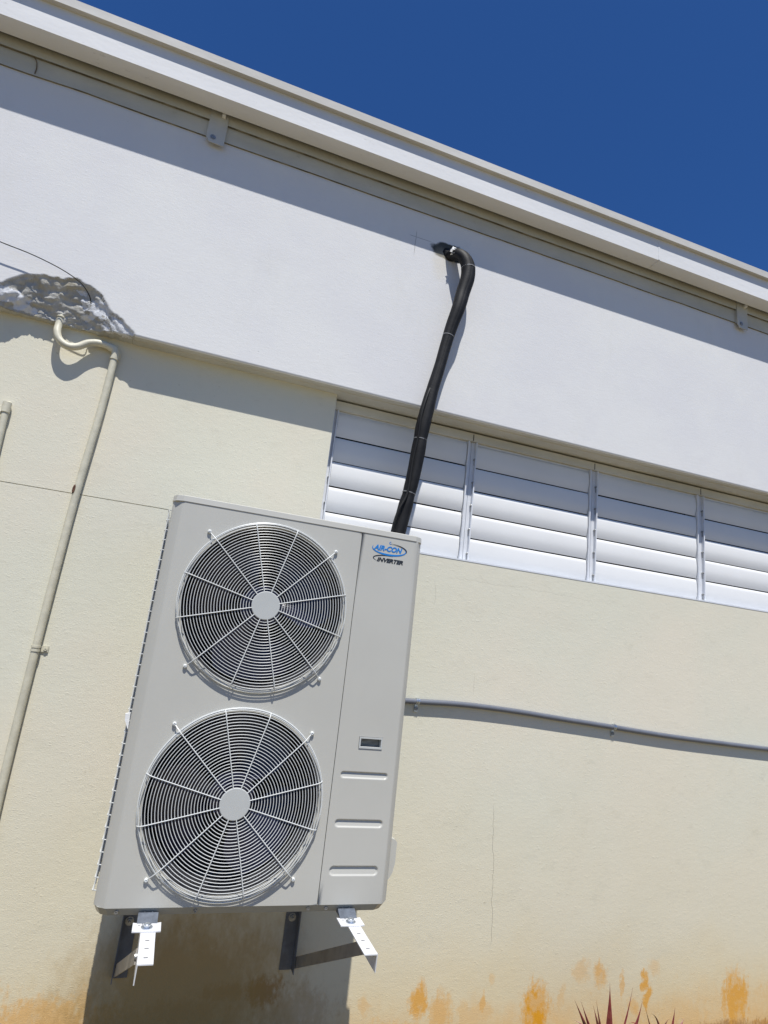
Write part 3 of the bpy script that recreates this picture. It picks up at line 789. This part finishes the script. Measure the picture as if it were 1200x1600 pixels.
def tie(i, wid=.0042, extra=.0010, r=None):
    p = path[i]; q = path[i+1]; t = (q-p).normalized(); r0 = zr(p.z, tab)*1.22+extra
    bm = bmesh.new(); u = Vector((0, 1, 0)); u = (u-t*u.dot(t)).normalized(); v = t.cross(u); rings = []
    for s, rr in ((-wid/2, r0-.004), (-wid/2, r0), (wid/2, r0), (wid/2, r0-.004)):
        rings.append([bm.verts.new(p+t*s+(u*math.cos(a)*.93+v*math.sin(a))*rr) for a in [2*math.pi*k/24 for k in range(24)]])
    for A, Bv in zip(rings, rings[1:]):
        for k in range(24): bm.faces.new((A[k], A[(k+1) % 24], Bv[(k+1) % 24], Bv[k]))
    link('cable_tie', bm, M['tie'], pb, True)
def near(z): return min(range(30, len(path)-1), key=lambda i: abs(path[i].z-z))
for z in (2.800, 2.400, 1.840, 1.565): tie(near(z))
bm = bmesh.new(); tube(bm, spline([(1.072, .385, 2.17), (1.034, .360, 2.08), (1.008, .355, 1.96), (1.004, .362, 1.84), (.993, .372, 1.72), (.985, .375, 1.565), (.950, .375, 1.47), (.932, .38, 1.37), (.930, .385, 1.25), (.93, .39, 1.05)], 6), .0062, 8)
link('control_cable', bm, M['rubber'], pb, True)
bm = bmesh.new()                                                   # crumpled tape at the entry
for k in range(7):
    r = random.Random(k+3); c = Vector((1.105+r.uniform(-.018, .022), .375+r.uniform(-.012, .01), 2.905+r.uniform(-.02, .016)))
    q = [bm.verts.new(c+Vector((r.uniform(-.018, .018), r.uniform(-.006, .006), r.uniform(-.014, .014)))) for _ in range(5)]
    bmesh.ops.convex_hull(bm, input=q)
link('tape_scrap', bm, M['sealwhite'], pb)
bm = bmesh.new(); pr = []
for ring, (rs_, yy) in enumerate(((1.0, YW-.0005), (.82, YW-.009), (.45, YW-.014))):
    pr.append([bm.verts.new((1.118+.060*rs_*math.cos(a)*(1+.2*noise.noise(Vector((math.cos(a)*2, math.sin(a)*2, 5)))), yy+.003*noise.noise(Vector((a*3, ring, 0))), 2.920+.032*rs_*math.sin(a)*(1+.3*noise.noise(Vector((math.cos(a)*2, math.sin(a)*2, 9))))) ) for a in [2*math.pi*k/28 for k in range(28)]])
for A, Bv in zip(pr, pr[1:]):
    for k in range(28): bm.faces.new((A[k], A[(k+1) % 28], Bv[(k+1) % 28], Bv[k]))
bm.faces.new(pr[-1]); link('hole_sealant', bm, M['foam'], pb, True)

# ------------------------------------------------------------------ beige conduit
YC = .502
bc = thing('conduit', 'cream painted conduit bending out of the broken concrete and running down the wall', 'conduit', (-.40, D, -.8))
CP = [(-.604, .497, 2.075), (-.604, .490, 2.015), (-.600, .480, 1.978), (-.582, .476, 1.945), (-.548, .476, 1.927), (-.513, .480, 1.937), (-.480, .486, 1.965), (-.445, .492, 1.979), (-.410, .497, 1.980), (-.380, YC-.002, 1.972)]
bm = bmesh.new(); tube(bm, spline(CP, 8), .0150, 16, cap=False)
link('bent_pipe', bm, M['beige'], bc, True)
bm = bmesh.new(); tube(bm, spline([(-.398, YC-.001, 1.978), (-.378, YC-.001, 1.972), (-.368, YC-.001, 1.955), (-.369, YC, 1.925)], 5), .0180, 16)
link('elbow', bm, M['beige'], bc, True)
bm = bmesh.new(); tube(bm, spline([(-.369, YC, 1.94), (-.371, YC, 1.838), (-.376, YC, 1.66), (-.391, YC, 1.343), (-.398, YC, 1.05), (-.404, YC, .70), (-.407, YC, .30), (-.404, YC, -.1), (-.40, YC, -.85)], 8), .0150, 16)
link('straight_pipe', bm, M['beige'], bc, True)
bm = bmesh.new(); tube(bm, [(-.604, .499, 2.082), (-.604, .494, 2.05)], .0185, 16); link('coupling', bm, M['beige'], bc, True)
bm = bmesh.new(); tube(bm, [(-.404, YC, .712), (-.404, YC, .704)], .0172, 18); tube(bm, [(-.404, YC, .698), (-.404, YC, .690)], .0172, 18)
box(bm, -.39, -.362, .514, .519, .690, .712)
cl = link('clamp', bm, M['beige'], bc, True); screw(cl, -.372, .514, .700, .007, 'beige')
bm = bmesh.new(); lathe(bm, (-.402, YC-.0142, 1.335), [(.0095, .003), (.007, -.0012)], n=9, cap1=True)
for v in bm.verts: v.co.z = 1.335+(v.co.z-1.335)*2.1+.25*(v.co.x+.402); v.co.x = -.402+(v.co.x+.402)*.7
link('rust_chip', bm, M['rust'], bc)

st = thing('pipe_stub', 'short cream pipe with a coupling on the wall at the left edge of the photo', 'pipe', (-.69, D, 1.2))
bm = bmesh.new(); tube(bm, [(-.712, .502, 1.60), (-.700, .502, 1.20), (-.695, .502, -.85)], .0130, 14); link('straight_pipe', bm, M['beige'], st, True)
bm = bmesh.new(); tube(bm, [(-.7135, .502, 1.641), (-.713, .502, 1.640), (-.7125, .502, 1.598), (-.7125, .502, 1.596)], [.012, .0165, .0165, .0150], 16); link('coupling', bm, M['beige'], st, True)
bm = bmesh.new(); tube(bm, [(-.80, .505, 1.592), (-.725, .504, 1.596)], .0095, 10); link('branch_pipe', bm, M['beige'], st, True)

# ------------------------------------------------------------------ grey conduit
gc = thing('conduit', 'sagging grey plastic conduit clipped to the wall right of the air conditioner', 'conduit', (2.3, D, .6))
pts = [(.80, .505, .622), (.98, .505, .630), (1.146, .505, .631), (1.404, .504, .637), (1.679, .504, .629), (1.97, .505, .611), (2.278, .505, .593), (2.605, .505, .573), (2.952, .505, .559), (3.321, .505, .547), (3.9, .505, .533), (5.2, .505, .52), (8.3, .505, .50)]
bm = bmesh.new(); tube(bm, spline(pts, 8), .0128, 14); link('pipe', bm, M['greypvc'], gc, True)
for cx, cz in ((1.186, .634), (2.278, .595), (3.62, .541)):
    bm = bmesh.new()
    for s in (-.0075, -.0002, .0045):
        tube(bm, [(cx+s, .5045, cz), (cx+s+.0035, .5045, cz)], .0152, 16)
    box(bm, cx-.0075, cx+.0075, .512, .5195, cz-.048, cz-.010)
    cl = link('saddle_clip', bm, M['zinc'], gc, True)
    screw(cl, cx, .512, cz-.033, .0085, 'bolt')

# ------------------------------------------------------------------ thin wire
wr = bmesh.new(); tube(wr, spline([(-2.6, .41, 2.44), (-1.9, .40, 2.39), (-1.3, .395, 2.335), (-1.0, .395, 2.295), (-.859, .397, 2.267), (-.739, .398, 2.250), (-.625, .400, 2.222), (-.545, .405, 2.188), (-.505, .420, 2.150), (-.495, .445, 2.125)], 8), .0022, 8)
w_ = link('wire', wr, M['rubber'], None, True); w_['label'] = 'thin dark wire hanging across the white wall above the broken concrete'; w_['category'] = 'wire'

# ------------------------------------------------------------------ red plants
def leaf(bm, base, tip, wid, bend, roll=0):
    b, t = Vector(base), Vector(tip); n = 12
    side = (t-b).cross(Vector((0, 1, 0))).normalized(); side = (side*math.cos(roll)+Vector((0, 1, 0))*math.sin(roll))
    mid = (b+t)/2+Vector(bend); L = []
    for i in range(n+1):
        s = i/n; p = b*(1-s)**2+mid*2*s*(1-s)+t*s*s
        w = wid*(math.sin(math.pi*min(1, .22+s*.78))**.8)*(1-s**3)+.0002
        fold = Vector((0, -w*.5, 0)) if roll < .8 else Vector((w*.5, 0, 0))
        L.append((bm.verts.new(p-side*w+fold*-1), bm.verts.new(p), bm.verts.new(p+side*w-fold)))
    for A, Bv in zip(L, L[1:]):
        bm.faces.new((A[0], A[1], Bv[1], Bv[0])); bm.faces.new((A[1], A[2], Bv[2], Bv[1]))
def plant(x, y, lab, tips, extra, seed):
    t = thing('red_plant', lab, 'plant', (x, y, -.8), 'red leaved plants at the foot of the wall')
    bm = bmesh.new(); r = random.Random(seed)
    for tip, wid, bend in tips: leaf(bm, (x+r.uniform(-.012, .012), y+r.uniform(-.012, .012), -.72+r.uniform(-.02, .03)), tip, wid*1.35, bend, r.uniform(0, .5))
    for k in range(extra):
        a = k*2.399; rr = r.uniform(.12, .26); h = r.uniform(-.72, -.56)
        leaf(bm, (x, y, -.74), (x+rr*math.cos(a), y+min(rr*math.sin(a), .27), h), .010, (0, 0, .10), r.uniform(0, 1))
    link('foliage', bm, M['leaf'], t, True)
    bm = bmesh.new(); tube(bm, [(x, y, -.83), (x+.004, y, -.76), (x, y, -.71)], [.016, .013, .010], 10); link('stem', bm, M['stem'], t, True)
plant(2.045, .20, 'red spiky plant with tall narrow leaves below the orange stains', [
    ((1.862, .20, -.437), .0075, (-.02, 0, .03)), ((1.909, .22, -.455), .0075, (-.02, 0, .02)), ((1.946, .19, -.458), .007, (-.01, 0, .02)),
    ((1.976, .21, -.452), .006, (-.015, 0, .01)), ((2.033, .20, -.387), .012, (.006, 0, 0)), ((2.182, .18, -.448), .010, (.03, 0, -.035)),
    ((2.118, .19, -.500), .009, (.0, 0, .0)), ((2.150, .20, -.405), .0035, (.02, 0, -.01)), ((2.09, .15, -.55), .01, (.02, 0, .04))], 16, 3)
plant(2.335, .22, 'smaller red spiky plant with thin arching leaves, the one farther right', [
    ((2.392, .22, -.502), .008, (.01, 0, 0)), ((2.232, .22, -.492), .004, (-.01, 0, .0)), ((2.245, .20, -.508), .005, (.03, 0, .09)),
    ((2.36, .22, -.545), .008, (-.04, 0, .05)), ((2.46, .24, -.56), .008, (.03, 0, .05))], 13, 9)
